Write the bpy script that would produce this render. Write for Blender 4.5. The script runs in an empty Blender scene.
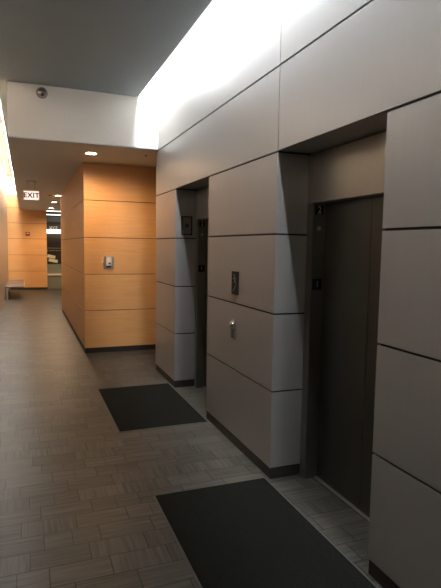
import bpy, bmesh, math
from mathutils import Vector, Matrix
S = bpy.context.scene
COL = S.collection

# ------------------------------------------------------------------ materials
def nmat(name):
    m = bpy.data.materials.new(name); m.use_nodes = True
    nt = m.node_tree; b = nt.nodes['Principled BSDF']
    return m, nt, b
def N(nt, t, **kw):
    n = nt.nodes.new(t)
    for k, v in kw.items(): setattr(n, k, v)
    return n
def link(nt, a, b): nt.links.new(a, b)
def math_(nt, op, a, b=None, c=None):
    n = N(nt, 'ShaderNodeMath', operation=op)
    for i, v in enumerate((a, b, c)):
        if v is None: continue
        if isinstance(v, (int, float)): n.inputs[i].default_value = v
        else: link(nt, v, n.inputs[i])
    return n.outputs[0]
def rgb(c): return (c[0], c[1], c[2], 1)

def plain(name, col, rough=.5, metal=0., noise=0., nscale=30., spec=.5, bump=0.):
    m, nt, b = nmat(name)
    b.inputs['Base Color'].default_value = rgb(col)
    b.inputs['Roughness'].default_value = rough
    b.inputs['Metallic'].default_value = metal
    b.inputs['Specular IOR Level'].default_value = spec
    if noise or bump:
        tc = N(nt, 'ShaderNodeTexCoord'); nz = N(nt, 'ShaderNodeTexNoise')
        nz.inputs['Scale'].default_value = nscale; nz.inputs['Detail'].default_value = 4
        link(nt, tc.outputs['Object'], nz.inputs['Vector'])
        if noise:
            r = N(nt, 'ShaderNodeMapRange'); r.inputs['To Min'].default_value = 1 - noise; r.inputs['To Max'].default_value = 1 + noise
            link(nt, nz.outputs['Fac'], r.inputs['Value'])
            mx = N(nt, 'ShaderNodeVectorMath', operation='SCALE'); mx.inputs[0].default_value = col
            link(nt, r.outputs[0], mx.inputs['Scale']); link(nt, mx.outputs[0], b.inputs['Base Color'])
        if bump:
            bp = N(nt, 'ShaderNodeBump'); bp.inputs['Strength'].default_value = bump; bp.inputs['Distance'].default_value = .003
            link(nt, nz.outputs['Fac'], bp.inputs['Height']); link(nt, bp.outputs[0], b.inputs['Normal'])
    return m
def brushed(name, col, rough, metal, sc=(2, 260, 260), amt=.05, ramt=.06):
    """satin metal with fine streaks; sc: noise scale per axis"""
    m, nt, b = nmat(name)
    tc = N(nt, 'ShaderNodeTexCoord'); mp = N(nt, 'ShaderNodeMapping'); mp.inputs['Scale'].default_value = sc
    link(nt, tc.outputs['Object'], mp.inputs['Vector'])
    nz = N(nt, 'ShaderNodeTexNoise'); nz.inputs['Scale'].default_value = 1; nz.inputs['Detail'].default_value = 3
    link(nt, mp.outputs[0], nz.inputs['Vector'])
    r = N(nt, 'ShaderNodeMapRange'); r.inputs['To Min'].default_value = 1 - amt; r.inputs['To Max'].default_value = 1 + amt
    link(nt, nz.outputs['Fac'], r.inputs['Value'])
    mx = N(nt, 'ShaderNodeVectorMath', operation='SCALE'); mx.inputs[0].default_value = col
    link(nt, r.outputs[0], mx.inputs['Scale']); link(nt, mx.outputs[0], b.inputs['Base Color'])
    q = N(nt, 'ShaderNodeMapRange'); q.inputs['To Min'].default_value = rough - ramt; q.inputs['To Max'].default_value = rough + ramt
    link(nt, nz.outputs['Fac'], q.inputs['Value']); link(nt, q.outputs[0], b.inputs['Roughness'])
    b.inputs['Metallic'].default_value = metal
    return m
def wood(name):
    m, nt, b = nmat(name)
    tc = N(nt, 'ShaderNodeTexCoord'); mp = N(nt, 'ShaderNodeMapping'); mp.inputs['Scale'].default_value = (1.0, 1.0, 14)
    link(nt, tc.outputs['Object'], mp.inputs['Vector'])
    nz = N(nt, 'ShaderNodeTexNoise'); nz.inputs['Scale'].default_value = 2.2; nz.inputs['Detail'].default_value = 6; nz.inputs['Distortion'].default_value = .35
    link(nt, mp.outputs[0], nz.inputs['Vector'])
    n2 = N(nt, 'ShaderNodeTexNoise'); n2.inputs['Scale'].default_value = 3.0; n2.inputs['Detail'].default_value = 3
    link(nt, tc.outputs['Object'], n2.inputs['Vector'])
    f = math_(nt, 'ADD', math_(nt, 'MULTIPLY', nz.outputs['Fac'], .75), math_(nt, 'MULTIPLY', n2.outputs['Fac'], .25))
    cr = N(nt, 'ShaderNodeValToRGB')
    cr.color_ramp.elements[0].position = .30; cr.color_ramp.elements[0].color = (.665, .355, .138, 1)
    cr.color_ramp.elements[1].position = .68; cr.color_ramp.elements[1].color = (.74, .425, .185, 1)
    link(nt, f, cr.inputs[0]); link(nt, cr.outputs[0], b.inputs['Base Color'])
    b.inputs['Roughness'].default_value = .38
    b.inputs['Specular IOR Level'].default_value = .4
    return m
def tiles(name):
    """stone planks 0.30 x 0.155 m, rows across the corridor, vein direction varies per plank"""
    m, nt, b = nmat(name)
    tc = N(nt, 'ShaderNodeTexCoord'); sp = N(nt, 'ShaderNodeSeparateXYZ'); link(nt, tc.outputs['Object'], sp.inputs[0])
    x, y = sp.outputs[0], sp.outputs[1]
    TW, TH = .315, .168
    rowf = math_(nt, 'DIVIDE', y, TH); row = math_(nt, 'FLOOR', rowf); fy = math_(nt, 'FRACT', rowf)
    wr = N(nt, 'ShaderNodeTexWhiteNoise', noise_dimensions='1D'); link(nt, row, wr.inputs['W'])
    xf = math_(nt, 'ADD', math_(nt, 'DIVIDE', x, TW), math_(nt, 'MULTIPLY', wr.outputs['Value'], 7.0))
    colm = math_(nt, 'FLOOR', xf); fx = math_(nt, 'FRACT', xf)
    cv = N(nt, 'ShaderNodeCombineXYZ'); link(nt, colm, cv.inputs[0]); link(nt, row, cv.inputs[1])
    wn = N(nt, 'ShaderNodeTexWhiteNoise', noise_dimensions='2D'); link(nt, cv.outputs[0], wn.inputs['Vector'])
    sc = N(nt, 'ShaderNodeSeparateColor'); link(nt, wn.outputs['Color'], sc.inputs[0])
    # some planks are two short pieces
    half = math_(nt, 'GREATER_THAN', sc.outputs[2], .74)
    fx2 = math_(nt, 'FRACT', math_(nt, 'MULTIPLY', fx, 2.0))
    # joints
    def joint(fr, size, w):
        d = math_(nt, 'MULTIPLY', math_(nt, 'MINIMUM', fr, math_(nt, 'SUBTRACT', 1.0, fr)), size)
        return math_(nt, 'LESS_THAN', d, w)
    g = math_(nt, 'MAXIMUM', joint(fx, TW, .003), joint(fy, TH, .003))
    g = math_(nt, 'MAXIMUM', g, math_(nt, 'MULTIPLY', half, joint(fx2, TW/2, .002)))
    # veins
    def veins(scale):
        mp = N(nt, 'ShaderNodeMapping'); mp.inputs['Scale'].default_value = scale
        link(nt, tc.outputs['Object'], mp.inputs['Vector'])
        av = N(nt, 'ShaderNodeVectorMath', operation='ADD'); link(nt, mp.outputs[0], av.inputs[0]); 
        sv = N(nt, 'ShaderNodeVectorMath', operation='SCALE'); link(nt, wn.outputs['Color'], sv.inputs[0]); sv.inputs['Scale'].default_value = 40
        link(nt, sv.outputs[0], av.inputs[1])
        nz = N(nt, 'ShaderNodeTexNoise'); nz.inputs['Scale'].default_value = 1; nz.inputs['Detail'].default_value = 4
        link(nt, av.outputs[0], nz.inputs['Vector']); return nz.outputs['Fac']
    vx, vy = veins((3, 60, 1)), veins((60, 3, 1))
    dirn = math_(nt, 'GREATER_THAN', sc.outputs[0], .63)
    v = N(nt, 'ShaderNodeMix', data_type='FLOAT'); link(nt, dirn, v.inputs[0]); link(nt, vx, v.inputs[2]); link(nt, vy, v.inputs[3])
    val = math_(nt, 'ADD', math_(nt, 'MULTIPLY', v.outputs[0], .8), math_(nt, 'MULTIPLY', sc.outputs[1], .20))
    cr = N(nt, 'ShaderNodeValToRGB')
    cr.color_ramp.elements[0].position = .30; cr.color_ramp.elements[0].color = (.032, .0305, .0265, 1)
    cr.color_ramp.elements[1].position = .74; cr.color_ramp.elements[1].color = (.094, .089, .079, 1)
    link(nt, val, cr.inputs[0])
    mx = N(nt, 'ShaderNodeMix', data_type='RGBA'); link(nt, math_(nt, 'MULTIPLY', g, .9), mx.inputs[0])
    link(nt, cr.outputs[0], mx.inputs[6]); mx.inputs[7].default_value = (.006, .0055, .005, 1)
    link(nt, mx.outputs[2], b.inputs['Base Color'])
    b.inputs['Roughness'].default_value = .42
    b.inputs['Specular IOR Level'].default_value = .12
    bp = N(nt, 'ShaderNodeBump'); bp.inputs['Strength'].default_value = .35; bp.inputs['Distance'].default_value = .002
    link(nt, math_(nt, 'SUBTRACT', v.outputs[0], g), bp.inputs['Height']); link(nt, bp.outputs[0], b.inputs['Normal'])
    return m
def mat_carpet():
    m, nt, b = nmat('mat_pile')
    tc = N(nt, 'ShaderNodeTexCoord'); nz = N(nt, 'ShaderNodeTexNoise'); nz.inputs['Scale'].default_value = 160; nz.inputs['Detail'].default_value = 3
    link(nt, tc.outputs['Object'], nz.inputs['Vector'])
    cr = N(nt, 'ShaderNodeValToRGB')
    cr.color_ramp.elements[0].position = .35; cr.color_ramp.elements[0].color = (.004, .0045, .004, 1)
    cr.color_ramp.elements[1].position = .78; cr.color_ramp.elements[1].color = (.015, .016, .0135, 1)
    link(nt, nz.outputs['Fac'], cr.inputs[0]); link(nt, cr.outputs[0], b.inputs['Base Color'])
    b.inputs['Roughness'].default_value = .95; b.inputs['Specular IOR Level'].default_value = .1
    bp = N(nt, 'ShaderNodeBump'); bp.inputs['Strength'].default_value = .6; bp.inputs['Distance'].default_value = .004
    link(nt, nz.outputs['Fac'], bp.inputs['Height']); link(nt, bp.outputs[0], b.inputs['Normal'])
    return m
def emit(name, col, strength):
    m, nt, b = nmat(name)
    b.inputs['Base Color'].default_value = rgb(col)
    b.inputs['Emission Color'].default_value = rgb(col)
    b.inputs['Emission Strength'].default_value = strength
    return m

M = dict(
    panel=brushed('satin_aluminium_panel', (.355, .350, .345), .36, .5, (160, 160, 2.5), .06, .04),
    gap=plain('dark_joint', (.015, .014, .013), .8),
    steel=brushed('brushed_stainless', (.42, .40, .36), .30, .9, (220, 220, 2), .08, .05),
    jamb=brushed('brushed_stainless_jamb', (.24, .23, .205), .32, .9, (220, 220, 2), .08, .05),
    steeldoor=brushed('dark_brushed_steel_door', (.10, .10, .088), .36, .8, (220, 220, 2), .08, .05),
    wood=wood('maple_veneer'),
    floor=tiles('grey_stone_planks'),
    base=plain('dark_baseboard', (.022, .018, .016), .5),
    dark_ceiling=plain('grey_ceiling_paint', (.31, .355, .37), .75, noise=.04, nscale=2),
    white=plain('white_paint', (.88, .85, .79), .7, noise=.02, nscale=3),
    soffit=plain('offwhite_soffit_paint', (.66, .71, .73), .7, noise=.02, nscale=3),
    tan=plain('beige_wall_panel', (.31, .235, .17), .35, noise=.05, nscale=4),
    pile=mat_carpet(),
    rubber=plain('mat_rubber_edge', (.075, .072, .065), .7),
    black=plain('black_plastic', (.010, .010, .010), .6, spec=.2),
    pale=plain('pale_marking', (.55, .53, .5), .5),
    faint=plain('faint_marking', (.20, .19, .18), .6),
    chrome=plain('chrome', (.75, .73, .7), .14, 1.),
    domem=plain('dark_chrome', (.38, .36, .34), .16, 1.),
    nickel=plain('satin_nickel', (.62, .60, .56), .28, 1.),
    ivory=plain('ivory_plastic', (.78, .74, .68), .4),
    dgrey=plain('dark_grey_plastic', (.06, .06, .06), .4),
    red=plain('red_plastic', (.16, .02, .014), .4),
    benchtop=plain('bench_slab', (.13, .10, .085), .35),
    counter=plain('grey_green_counter', (.20, .225, .185), .45),
    ledge=plain('pale_ledge', (.8, .82, .7), .4),
    brown=plain('dark_brown_wall', (.045, .03, .02), .6),
    slate=plain('slate_band', (.12, .14, .14), .6),
    paper=plain('pale_paper', (.75, .8, .62), .6),
    plate=plain('bronze_plate', (.25, .24, .20), .35, .6),
    exitface=emit('exit_sign_face', (1.0, .86, .76), .30),
    exitred=plain('exit_letter_red', (.22, .008, .005), .5),
    tube=emit('fluorescent_tube', (.93, .97, 1.0), 60.0),
    tubeL=emit('fluorescent_tube_left', (.93, .96, 1.0), 27.0),
    tubeF=emit('fluorescent_tube_corridor', (1.0, .95, .88), 60.0),
    shelf=emit('lit_shelf', (1.0, .97, .85), 1.0),
    lamp=emit('downlight_lamp', (1.0, .72, .45), 14.0),
)

# ------------------------------------------------------------------ mesh helpers
class MB:
    def __init__(s): s.bm = bmesh.new(); s.mats = []
    def mi(s, m):
        if m not in s.mats: s.mats.append(m)
        return s.mats.index(m)
    def box(s, a, b, m, bev=0., seg=1):
        a = Vector(a); b = Vector(b)
        t = bmesh.new(); bmesh.ops.create_cube(t, size=1)
        for v in t.verts: v.co = Vector(((a[i]+b[i])/2 + v.co[i]*abs(b[i]-a[i]) for i in range(3)))
        if bev: bmesh.ops.bevel(t, geom=t.edges[:], offset=bev, segments=seg, affect='EDGES', profile=.7)
        s.merge(t, m); return s
    def merge(s, t, m, mtx=None):
        if mtx: bmesh.ops.transform(t, matrix=mtx, verts=t.verts)
        i = s.mi(m)
        vs = {v: s.bm.verts.new(v.co) for v in t.verts}
        for f in t.faces:
            try: n = s.bm.faces.new([vs[v] for v in f.verts])
            except ValueError: continue
            n.material_index = i; n.smooth = f.smooth
        t.free()
    def cyl(s, c, r, h, axis, m, seg=32, bev=0., smooth=True, r2=None):
        t = bmesh.new(); bmesh.ops.create_cone(t, cap_ends=True, segments=seg, radius1=r, radius2=r if r2 is None else r2, depth=h)
        if bev: bmesh.ops.bevel(t, geom=[e for e in t.edges if len(e.link_faces) == 2 and any(len(f.verts) > 4 for f in e.link_faces)], offset=bev, segments=2, affect='EDGES')
        for f in t.faces: f.smooth = smooth and len(f.verts) == 4
        R = {'z': Matrix(), 'x': Matrix.Rotation(math.pi/2, 4, 'Y'), 'y': Matrix.Rotation(-math.pi/2, 4, 'X')}[axis]
        s.merge(t, m, Matrix.Translation(c) @ R); return s
    def lathe(s, prof, c, axis, m, seg=40):
        """prof: (radius, height) list, revolved about local z then turned to axis"""
        t = bmesh.new(); rings = []
        for r, h in prof:
            if r < 1e-6: rings.append([t.verts.new((0, 0, h))])
            else: rings.append([t.verts.new((r*math.cos(2*math.pi*k/seg), r*math.sin(2*math.pi*k/seg), h)) for k in range(seg)])
        for A, B in zip(rings, rings[1:]):
            for k in range(seg):
                k2 = (k+1) % seg
                if len(A) == 1: fs = [A[0], B[k], B[k2]]
                elif len(B) == 1: fs = [A[k], B[0], A[k2]]
                else: fs = [A[k], B[k], B[k2], A[k2]]
                f = t.faces.new(fs); f.smooth = True
        bmesh.ops.recalc_face_normals(t, faces=t.faces)
        R = {'z': Matrix(), '-z': Matrix.Rotation(math.pi, 4, 'X'), '-y': Matrix.Rotation(math.pi/2, 4, 'X'), '-x': Matrix.Rotation(-math.pi/2, 4, 'Y')}[axis]
        s.merge(t, m, Matrix.Translation(c) @ R); return s
    def quad(s, pts, m):
        s.bm.faces.new([s.bm.verts.new(p) for p in pts]).material_index = s.mi(m); return s
    def build(s, name, parent=None, org=(0, 0, 0)):
        """org: world position of the thing's base (parts are stored relative to it)"""
        me = bpy.data.meshes.new(name)
        for m in s.mats: me.materials.append(m)
        bmesh.ops.recalc_face_normals(s.bm, faces=s.bm.faces)
        o = Vector(org)
        for v in s.bm.verts: v.co -= o
        s.bm.to_mesh(me); s.bm.free()
        ob = bpy.data.objects.new(name, me); COL.objects.link(ob)
        if parent is not None: ob.parent = parent
        else: ob.location = o
        return ob
def structure(o): o['kind'] = 'structure'; return o
def tag(o, label, cat, group=None):
    o['label'] = label; o['category'] = cat
    if group: o['group'] = group
    return o
def empty(name, loc, label, cat, group=None):
    o = bpy.data.objects.new(name, None); COL.objects.link(o); o.location = loc; o.empty_display_size = .1
    return tag(o, label, cat, group)
def copy_tree(o, parent=None):
    c = o.copy(); COL.objects.link(c); c.parent = parent
    for ch in [k for k in bpy.data.objects if k.parent == o]: copy_tree(ch, c)
    return c
def glyph(mb, text, size, mtx, m, depth=.001, bold=.022):
    """lettering as real extruded text turned into mesh"""
    cu = bpy.data.curves.new('t', 'FONT'); cu.body = text; cu.size = size; cu.extrude = depth
    cu.align_x = 'CENTER'; cu.align_y = 'CENTER'; cu.offset = size*bold; cu.space_character = 1.12 if text == 'EXIT' else 1
    ob = bpy.data.objects.new('t', cu); COL.objects.link(ob)
    bpy.context.view_layer.update()
    me = bpy.data.meshes.new_from_object(ob)
    t = bmesh.new(); t.from_mesh(me)
    bpy.data.objects.remove(ob); bpy.data.meshes.remove(me); bpy.data.curves.remove(cu)
    mb.merge(t, m, mtx)
# text frames: facing -y (towards the camera) and facing -x
def face_ny(x, y, z): return Matrix.Translation((x, y, z)) @ Matrix.Rotation(math.pi/2, 4, 'X')
def face_nx(x, y, z): return Matrix.Translation((x, y, z)) @ Matrix.Rotation(-math.pi/2, 4, 'Z') @ Matrix.Rotation(math.pi/2, 4, 'X')

# ------------------------------------------------------------------ dimensions
X1 = 1.65          # face of the metal wall
XL = -.60          # left wall
YB = -3.6          # wall behind the camera
ZS = [.08, .657, 1.226, 1.797, 2.367, 2.945, 3.52, 4.2]
WS = [.08, .675, 1.247, 1.818, 2.39, 2.962]
ZC = 3.60; ZL = 2.97; YBH = 6.65; YF = 20.3; ZT = 4.2
R1 = (2.08, 3.23); R2 = (4.65, 5.80); YE = 6.76
XR = 2.0           # elevator door plane
G = .0065           # half joint

# ------------------------------------------------------------------ shell
structure(MB().box((-.8, YB-.2, -.12), (4.2, 26.2, 0), M['floor']).build('floor'))

def course(m, y0, y1, z0, z1):
    m.box((X1, y0, z0+G), (2.20, y1, z1-G), M['panel'], .0025, 2)
for pier in (((YB, .55), (.56, R1[0])), ((R1[1], R2[0]),), ((R2[1], YE),)):          # one wall piece per pier
    m = MB()
    for y0, y1 in pier:
        for za, zb in zip(ZS[:4], ZS[1:5]): course(m, y0, y1, za, zb)
    m.box((X1+.012, pier[0][0]+.012, .02), (2.19, pier[-1][1]-.012, 2.374), M['gap'])
    structure(m.build('wall_right'))
m = MB()                                                                               # the continuous upper courses
for y0, y1 in ((YB, .55-G), (.56, R1[1]-G), (R1[1]+.001, YE)):
    for za, zb in zip(ZS[4:7], ZS[5:8]): course(m, y0, y1, za, zb)
m.box((X1+.012, YB, 2.376), (2.19, YE-.012, ZT-.001), M['gap'])
structure(m.build('wall_right'))
m = MB()
for y0, y1 in ((YB, R1[0]), (R1[1], R2[0]), (R2[1], YE)):
    m.box((X1+.004, y0+.004, 0), (1.898, y1-.004, .08), M['base'], .002)
structure(m.build('baseboard_right'))
structure(MB().box((2.20, YB, 0), (2.35, YE, ZT), M['gap']).build('wall_shaft'))

# wooden block
XBk, YBk = .85, 8.12
m = MB()
for a, b in zip(WS[:5], WS[1:]):
    m.box((XBk, YBk, a+.0045), (4.0, 13.55, b-.0045), M['wood'], .002)
m.box((XBk+.012, YBk+.012, .02), (3.99, 13.54, ZL), M['gap'])
structure(m.build('wall_inner'))
structure(MB().box((XBk+.006, YBk+.006, 0), (3.99, 13.53, .083), M['base'], .002).build('baseboard_inner'))
# side passage end walls
structure(MB().box((4.0, YE-.1, 0), (4.15, 26.1, 3.6), M['tan']).build('wall_passage'))
structure(MB().box((2.35, YE-.1, 0), (4.0, YE, 3.6), M['tan']).build('wall_return'))

# far wooden wall
m = MB()
FS = [.08, .70, 1.30, 1.90, 2.47, 3.02, 3.50]
for a, b in zip(FS[:-1], FS[1:]):
    m.box((XL, YF, a+.005), (.765, YF+.25, b-.005), M['wood'], .002)
m.box((XL, YF+.012, .02), (.755, YF+.24, 3.495), M['gap'])
m.box((XL, YF, 3.50), (.765, YF+.25, ZT), M['white'])
structure(m.build('wall_far'))
structure(MB().box((XL+.001, YF-.012, 0), (.765, YF+.24, .085), M['base'], .002).build('baseboard_far'))

structure(MB().box((XL-.15, YB, 0), (XL, 26.1, ZT), M['tan']).build('wall_left'))
structure(MB().box((XL-.15, YB-.15, 0), (2.35, YB, ZT), M['tan']).build('wall_back'))

# ceilings
structure(MB().box((-.28, YB, ZC), (1.39, YF, ZC+.06), M['dark_ceiling'], .003).build('ceiling'))
structure(MB().box((-.165, YBH, ZL), (X1, YF, ZC-.002), M['white']).build('ceiling_bulkhead'))
# the lower soffit covers the far corridor and the side passage
m = MB(); m.box((-.165, YBH+.002, ZL-.012), (X1, YF, ZL), M['soffit'])
m.box((X1, YE, ZL-.012), (4.0, YF, ZL), M['soffit'])
structure(m.build('ceiling_soffit'))
structure(MB().box((1.39, YBH, ZC), (X1, YBH+.1, ZT), M['white']).build('trim_1'))
structure(MB().box((XL-.15, YB, ZT), (X1+.6, YF+.25, ZT+.1), M['white']).build('ceiling_cove'))

# the room seen through the gap
structure(MB().box((XL, 22.3, 0), (4.0, 22.45, 3.6), M['brown']).build('wall_lobby'))
structure(MB().box((.765, 22.20, 2.62), (4.0, 22.298, 3.0), M['slate']).build('trim_2'))
structure(MB().box((XL, YF+.25, 3.25), (4.0, 22.3, 3.35), M['slate']).build('ceiling_lobby'))

# ------------------------------------------------------------------ cove lights (tubes lying out of sight in the slots)
def cove_fixture(x, y, z, glow, label, grp):
    r = empty('cove_light', (x, y, z), label, 'light', grp)
    MB().box((-.03, -.58, .075), (.03, .58, .11), M['white'], .003).box((-.012, -.58, .11), (.012, .58, ZT-z-.0005), M['white']).build('housing', r)
    MB().cyl((0, 0, .052), .016, 1.12, 'y', glow, 8).build('tube', r)
    return r
src = cove_fixture(1.408, YBH-.62-7*1.26, ZC+.13, M['tube'], 'glowing light tube in the ceiling slot above the grey metal wall', 'lights in the right ceiling slot')
for k in range(1, 8):
    c = copy_tree(src); c.location.y = YBH-.62-(7-k)*1.26
src = cove_fixture(-.29, -3.0, ZC+.13, M['tubeL'], 'glowing light tube in the ceiling slot along the left wall', 'lights in the left ceiling slot')
for k in range(1, 8):
    c = copy_tree(src); c.location.y = -3.0 + k*1.26
src = cove_fixture(-.29, -3.0+8*1.26, ZC+.13, M['tubeF'], 'glowing warm light tube in the slot along the far corridor', 'lights in the far left ceiling slot')
for k in range(9, 19):
    c = copy_tree(src); c.location.y = -3.0 + k*1.26

# ------------------------------------------------------------------ downlights
def downlight(x, y, z, label, power):
    r = empty('downlight', (x, y, z), label, 'ceiling light', 'downlights in the lower ceiling')
    MB().lathe([(.066, 0), (.092, 0), (.095, .004), (.088, .008), (.070, .007), (.065, -.0), (.065, -.004)], (0, 0, 0), '-z', M['white']).build('trim_ring', r)
    MB().cyl((0, 0, -.003), .066, .008, 'z', M['lamp'], 32, smooth=False).build('lamp', r)
    l = bpy.data.lights.new('lamp_beam', 'SPOT'); l.energy = power*.8; l.color = (1, .66, .38); l.spot_size = math.radians(168); l.spot_blend = .6; l.shadow_soft_size = .04
    lo = bpy.data.objects.new('lamp_beam', l); COL.objects.link(lo); lo.parent = r; lo.location = (0, 0, -.03)
    return r
downlight(.87, 7.30, ZL-.012, 'nearest round downlight, glowing in front of the wooden block', 33)
downlight(.81, 13.9, ZL-.012, 'round downlight past the wooden block, second from the camera', 60)
downlight(.83, 16.1, ZL-.012, 'third round downlight from the camera, between two others in a row', 60)
downlight(.86, 18.7, ZL-.012, 'farthest round downlight, just before the gap beside the far wooden wall', 60)

# ------------------------------------------------------------------ elevators
def elevator(y0, y1, label):
    r = empty('elevator', (XR, (y0+y1)/2, 0), label, 'elevator'); org = r.location.copy()
    a, b = y0+.08, y1-.08; mid = (a+b)/2 - .03; top = 2.02
    B = lambda mb, n, p=r: mb.build(n, p, org)
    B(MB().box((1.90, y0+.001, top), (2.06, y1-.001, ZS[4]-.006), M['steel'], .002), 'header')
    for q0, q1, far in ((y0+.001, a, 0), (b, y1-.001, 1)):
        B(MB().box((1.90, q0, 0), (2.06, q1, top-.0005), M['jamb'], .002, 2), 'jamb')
    B(MB().box((XR, a+.001, .012), (XR+.03, mid-.002, top-.003), M['steeldoor'], .0015), 'door_leaf')
    B(MB().box((XR, mid+.002, .012), (XR+.03, b-.001, top-.003), M['steeldoor'], .0015), 'door_leaf')
    B(MB().box((XR-.018, a+.001, .0005), (XR+.035, b-.001, .010), M['nickel'], .001), 'sill')
    B(MB().box((XR+.04, y0+.02, 0), (2.15, y1-.02, ZS[4]-.02), M['gap']), 'shaft_lining')
    # floor plate at the top of the jamb, lantern button, hall plate
    yj = b
    p = MB(); p.box((1.918, yj-.004, 1.935), (1.982, yj, 2.000), M['black'], .001)
    glyph(p, '2', .062, face_ny(1.950, yj-.0045, 1.972), M['pale'])
    p.box((1.930, yj-.0055, 1.942), (1.970, yj-.004, 1.946), M['pale'])
    B(p, 'floor_number_plate')
    B(MB().lathe([(.016, 0), (.016, .003), (.012, .005), (.010, .004), (.0, .006)], (1.950, yj, 1.842), '-y', M['nickel']), 'lantern_button')
    p = MB(); p.box((1.910, yj-.004, 1.405), (1.988, yj, 1.485), M['black'], .001)
    glyph(p, '1', .06, face_ny(1.950, yj-.0045, 1.445), M['pale'])
    B(p, 'star_plate')
    return r
elevator(*R1, 'nearer elevator with steel doors and number 2 plate, beside the front grey mat')
elevator(*R2, 'farther elevator in the narrow recess past the middle metal pier')

# ------------------------------------------------------------------ floor mats
def floor_mat(x0, x1, y0, y1, label):
    r = empty('floor_mat', ((x0+x1)/2, (y0+y1)/2, 0), label, 'floor mat'); org = r.location.copy()
    MB().box((x0, y0, .0005), (x1, y1, .006), M['rubber'], .003, 2).build('rubber_border', r, org)
    MB().box((x0+.013, y0+.013, .004), (x1-.013, y1-.013, .011), M['pile'], .003, 2).build('pile', r, org)
    return r
floor_mat(.782, 1.628, 1.83, 3.262, 'dark charcoal mat in front, cut off by the bottom edge of the photo')
floor_mat(.762, 1.635, 4.525, 6.0, 'dark charcoal mat in front of the farther elevator recess')

# ------------------------------------------------------------------ things on the metal wall
r = empty('wall_sign', (X1, 3.95, 1.40), 'small black upright sign with pale pictogram on the middle metal pier', 'sign')
MB().box((-.006, -.072, -.098), (0, .072, .098), M['black'], .0015).build('sign_plate', r)
p = MB()
p.cyl((-.0066, .012, .066), .010, .002, 'x', M['faint'], 16, smooth=False)
def stroke(a, b, w):
    a = Vector((0, *a)); b = Vector((0, *b)); d = (b-a).normalized(); n = Vector((0, -d.z, d.y))*w/2
    t = bmesh.new(); vs = [t.verts.new(q + Vector((dx, 0, 0))) for dx in (-.0072, -.0058) for q in (a+n, b+n, b-n, a-n)]
    for f in ((0, 1, 2, 3), (7, 6, 5, 4), (0, 4, 5, 1), (1, 5, 6, 2), (2, 6, 7, 3), (3, 7, 4, 0)): t.faces.new([vs[i] for i in f])
    p.merge(t, M['faint'])
stroke((.010, .052), (-.006, .020), .014); stroke((-.006, .022), (-.022, -.006), .009); stroke((-.002, .022), (.018, .004), .009)
stroke((.010, .050), (-.022, .040), .007); stroke((.012, .050), (.032, .030), .007)
for k in range(4):
    stroke((-.034 + .017*k, -.020 - .014*k), (-.017 + .017*k, -.020 - .014*k), .005)
    stroke((-.017 + .017*k, -.018 - .014*k), (-.017 + .017*k, -.034 - .014*k), .005)
p.build('pictogram', r)

r = empty('call_station', (X1+.001, 3.965, 1.01), 'small rounded chrome call button unit below the black sign', 'call button')
MB().box((-.012, -.030, -.085), (0, .030, .075), M['nickel'], .010, 4).build('back_plate', r)
MB().lathe([(.028, 0), (.028, .012), (.025, .022), (.015, .028), (0, .029)], (-.010, 0, .035), '-x', M['chrome']).build('button', r)
MB().box((-.022, -.024, -.078), (-.010, .024, .004), M['dgrey'], .006, 3).build('key_cover', r)

r = empty('wall_plate', (1.787, R2[1], 1.945), 'small square framed plate on the side wall inside the farther elevator recess', 'plate')
m = MB()
for a, b in (((-.066, -.012, -.11), (-.054, 0, .11)), ((.054, -.012, -.11), (.066, 0, .11)), ((-.054, -.012, -.11), (.054, 0, -.098)), ((-.054, -.012, .098), (.054, 0, .11))):
    m.box(a, b, M['black'], .0015)
m.build('frame', r)
m = MB(); m.box((-.0535, -.006, -.0975), (.0535, 0, .0975), M['plate'], .001)
m.build('plate', r)
m = MB(); m.lathe([(.022, 0), (.022, .004), (.014, .006), (0, .006)], (0, -.006, 0), '-y', M['dgrey'])
m.build('key_switch', r)

# ------------------------------------------------------------------ on the wooden block
r = empty('wall_telephone', (1.225, YBk, 1.43), 'small white wall unit with dark button on metal backplate, on the wooden block', 'wall unit')
MB().box((-.078, -.008, -.098), (.078, 0, .096), M['nickel'], .002, 2).build('back_plate', r)
MB().box((-.045, -.045, -.045), (.040, -.008, .082), M['ivory'], .010, 3).build('housing', r)
MB().lathe([(.016, 0), (.016, .006), (.010, .009), (0, .009)], (.006, -.045, -.012), '-y', M['dgrey'], 24).build('button', r)
MB().box((-.038, -.030, -.078), (.034, -.008, -.052), M['dgrey'], .004, 2).build('tray', r)
MB().cyl((-.088, -.02, .012), .010, .022, 'x', M['ivory'], 16).build('side_knob', r)

# ------------------------------------------------------------------ ceiling items
r = empty('ceiling_sprinkler', (.222, YBH, 3.508), 'round chrome dome on the white bulkhead near its top left corner', 'sprinkler')
MB().lathe([(.066, 0), (.066, .004), (.062, .009), (.058, .010)], (0, 0, 0), '-y', M['domem']).build('flange', r)
MB().lathe([(.060, .008), (.058, .028), (.050, .048), (.034, .064), (.014, .072), (0, .073)], (0, 0, 0), '-y', M['domem']).build('dome', r)
def pendent(x, y, label):
    r = empty('sprinkler_head', (x, y, ZL-.0115), label, 'sprinkler')
    MB().lathe([(.034, 0), (.034, .003), (.018, .008), (.012, .008), (.009, .026), (0, .026)], (0, 0, 0), '-z', M['chrome'], 24).build('escutcheon', r)
    m = MB(); m.lathe([(0, .044), (.017, .044), (.019, .047), (0, .048)], (0, 0, 0), '-z', M['nickel'], 20)
    m.box((-.010, -.002, -.045), (-.007, .002, -.024), M['nickel']); m.box((.007, -.002, -.045), (.010, .002, -.024), M['nickel'])
    m.build('deflector', r)
pendent(1.60, 7.15, 'small sprinkler head on the low ceiling by the end of the metal wall')
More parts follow.
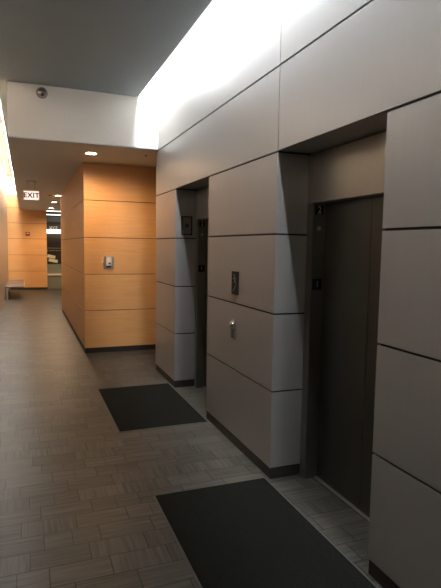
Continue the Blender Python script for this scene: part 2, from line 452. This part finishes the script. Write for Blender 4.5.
def speaker(x, y, label):
    r = empty('ceiling_speaker', (x, y, ZL-.012), label, 'ceiling fitting')
    MB().lathe([(.07, 0), (.07, .006), (.055, .010), (0, .010)], (0, 0, 0), '-z', M['dgrey'], 32).build('grille', r)
speaker(.62, 13.9, 'small dark round ceiling fitting left of the second downlight')

# exit sign
r = empty('exit_sign', (.135, 11.0, ZL-.012), 'lit EXIT sign with red letters hanging under the low ceiling', 'exit sign')
MB().box((-.10, -.035, -.022), (.10, .035, 0), M['nickel'], .004, 2).build('canopy', r)
for sx in (-.06, .06): MB().cyl((sx, 0, -.11), .006, .18, 'z', M['nickel'], 12).build('stem', r)
m = MB()
for a, b in (((-.155, -.024, -.385), (-.140, .024, -.190)), ((.140, -.024, -.385), (.155, .024, -.190)), ((-.140, -.024, -.385), (.140, .024, -.372)), ((-.140, -.024, -.203), (.140, .024, -.190))):
    m.box(a, b, M['ivory'], .002)
m.build('frame', r)
MB().box((-.139, -.015, -.371), (.139, .015, -.204), M['exitface']).build('face', r)
m = MB(); glyph(m, 'EXIT', .132, Matrix.Translation((0, -.0165, -.2875)) @ Matrix.Rotation(math.pi/2, 4, 'X'), M['exitred'], .0012, .035)
m.build('lettering', r)

# red plate on the far wall
r = empty('alarm_plate', (.10, YF+.001, 2.08), 'small dark red square plate high on the far wooden wall', 'alarm')
MB().box((-.075, -.03, -.07), (.075, 0, .07), M['red'], .006, 2).build('housing', r)
MB().box((-.045, -.036, -.005), (.045, -.03, .035), M['ivory'], .003).build('strobe', r)

# ------------------------------------------------------------------ bench by the left wall
bx0, bx1, by0, by1 = -.585, -.05, 16.7, 19.4
r = empty('bench', ((bx0+bx1)/2, (by0+by1)/2, 0), 'low dark bench with pale metal rim against the left wall', 'bench'); org = r.location.copy()
MB().box((bx0, by0+.012, .372), (bx1-.012, by1-.012, .43), M['benchtop'], .006, 2).build('seat', r, org)
m = MB(); m.box((bx0, by0-.004, .385), (bx1, by0+.011, .418), M['nickel'], .002); m.box((bx1-.011, by0+.011, .385), (bx1+.004, by1, .418), M['nickel'], .002)
m.build('rim', r, org)
for yy in (by0+.10, by1-.16):
    m = MB(); m.box((bx0+.02, yy, 0), (bx0+.07, yy+.06, .372), M['nickel'], .004); m.build('leg', r, org)

# ------------------------------------------------------------------ lobby beyond the gap
cx0, cx1 = .80, 3.2
r = empty('reception_counter', ((cx0+cx1)/2, 20.9, 0), 'grey green counter with pale ledge seen through the gap', 'counter'); org = r.location.copy()
MB().box((cx0-.02, 20.56, 0), (cx1, 21.3, .52), M['counter'], .006).build('lower_front', r, org)
MB().box((cx0-.025, 20.50, .521), (cx1, 21.2, .575), M['ledge'], .006, 2).build('ledge', r, org)
MB().box((cx0-.02, 20.75, .576), (cx1, 21.2, .93), M['counter'], .006).build('upper_front', r, org)

def tilted(name, w, d, h, loc, tilt, turn, label):
    m = MB(); m.box((-w/2, -d/2, 0), (w/2, d/2, h), M['paper'], .006, 2)
    o = m.build(name); o.location = loc; o.rotation_euler = (tilt, turn, 0); return tag(o, label, 'leaflet')
r = empty('leaflet_stand', (1.0, 21.0, .93), 'stand holding two fanned pale green leaflets on the counter', 'leaflet stand')
m = MB(); m.box((-.12, -.06, 0), (.16, .08, .012), M['dgrey'], .003); m.box((-.01, .02, .012), (.01, .04, .30), M['dgrey'], .002); m.build('stand', r)
for k, (zz, xx, w) in enumerate(((.30, -.05, .30), (.14, .02, .34))):
    t = bmesh.new(); bmesh.ops.create_cube(t, size=1)
    bmesh.ops.bevel(t, geom=t.edges[:], offset=.02, segments=1, affect='EDGES')
    m = MB(); m.merge(t, M['paper'], Matrix.Translation((xx, 0, zz)) @ Matrix.Rotation(math.radians(12), 4, 'Y') @ Matrix.Diagonal((w, .02, .12, 1)))
    m.build('leaflet', r)

o = MB().box((.78, 22.05, 2.16), (3.6, 22.19, 2.31), M['shelf'], .004).build('light_shelf'); tag(o, 'bright white glowing shelf across the dark lobby wall', 'light')
m = MB(); glyph(m, 'XYZ', .17, face_ny(1.10, 22.12, 2.372), M['ledge'], .012)
tag(m.build('wall_lettering'), 'white letters standing on the bright shelf', 'lettering')
r = empty('wall_inscription', (.8, 22.3, 1.5), 'two rows of tiny pale lettering on the dark brown lobby wall', 'lettering')
for zz, ws in ((.05, (.05, .09, .05, .07, .07, .09, .05)), (-.05, (.07, .05, .09, .05, .09, .05, .07))):
    xx = .02
    for w in ws:
        MB().box((xx, -.015, zz-.012), (xx+w, 0, zz+.012), M['pale']).build('character', r); xx += w + .03
for k, (yy, h) in enumerate(((21.2, .26), (21.9, .36))):
    r = empty('linear_light', (1.8, yy, 3.25), ['nearer', 'farther'][k] + ' white linear light at the top of the gap', 'ceiling light', 'linear lights in the lobby')
    MB().box((-1.0, -.05, .02-h), (1.6, .05, .05-h), M['white'], .004).build('housing', r)
    MB().box((-1.0, -.045, -h), (1.6, .045, .019-h), M['shelf'], .003).build('diffuser', r)
    for sx in (-.8, .3, 1.4): MB().cyl((sx, 0, (.05-h)/2), .008, h-.05, 'z', M['nickel'], 10).build('hanger', r)

# ------------------------------------------------------------------ world, camera
w = bpy.data.worlds.new('World'); S.world = w; w.use_nodes = True
w.node_tree.nodes['Background'].inputs[0].default_value = (.5, .48, .46, 1); w.node_tree.nodes['Background'].inputs[1].default_value = .01

def area(loc, rot, sx, sy, power, col, name):
    l = bpy.data.lights.new(name, 'AREA'); l.shape = 'RECTANGLE'; l.size = sx; l.size_y = sy; l.energy = power*.8; l.color = col
    o = bpy.data.objects.new(name, l); COL.objects.link(o); o.location = loc; o.rotation_euler = rot; return o

yaw, pit, rol, foc = .3667, .0920, .0153, 508.5
F = Vector((math.sin(yaw)*math.cos(pit), math.cos(yaw)*math.cos(pit), -math.sin(pit)))
Rt = Vector((math.cos(yaw), -math.sin(yaw), 0)); U = Rt.cross(F)
r_ = math.cos(rol)*Rt + math.sin(rol)*U; u_ = -math.sin(rol)*Rt + math.cos(rol)*U
cam = bpy.data.cameras.new('Camera'); co = bpy.data.objects.new('Camera', cam); COL.objects.link(co)
mt = Matrix((r_, u_, -F)).transposed().to_4x4(); mt.translation = (0, 0, 1.70); co.matrix_world = mt
cam.sensor_fit = 'VERTICAL'; cam.sensor_height = 24; cam.lens = foc/588*24; cam.clip_start = .02; cam.clip_end = 100
S.camera = co
vs = S.view_settings; vs.view_transform = 'Standard'; vs.look = 'None'; vs.gamma = 1; vs.exposure = 1.84; vs.use_curve_mapping = False
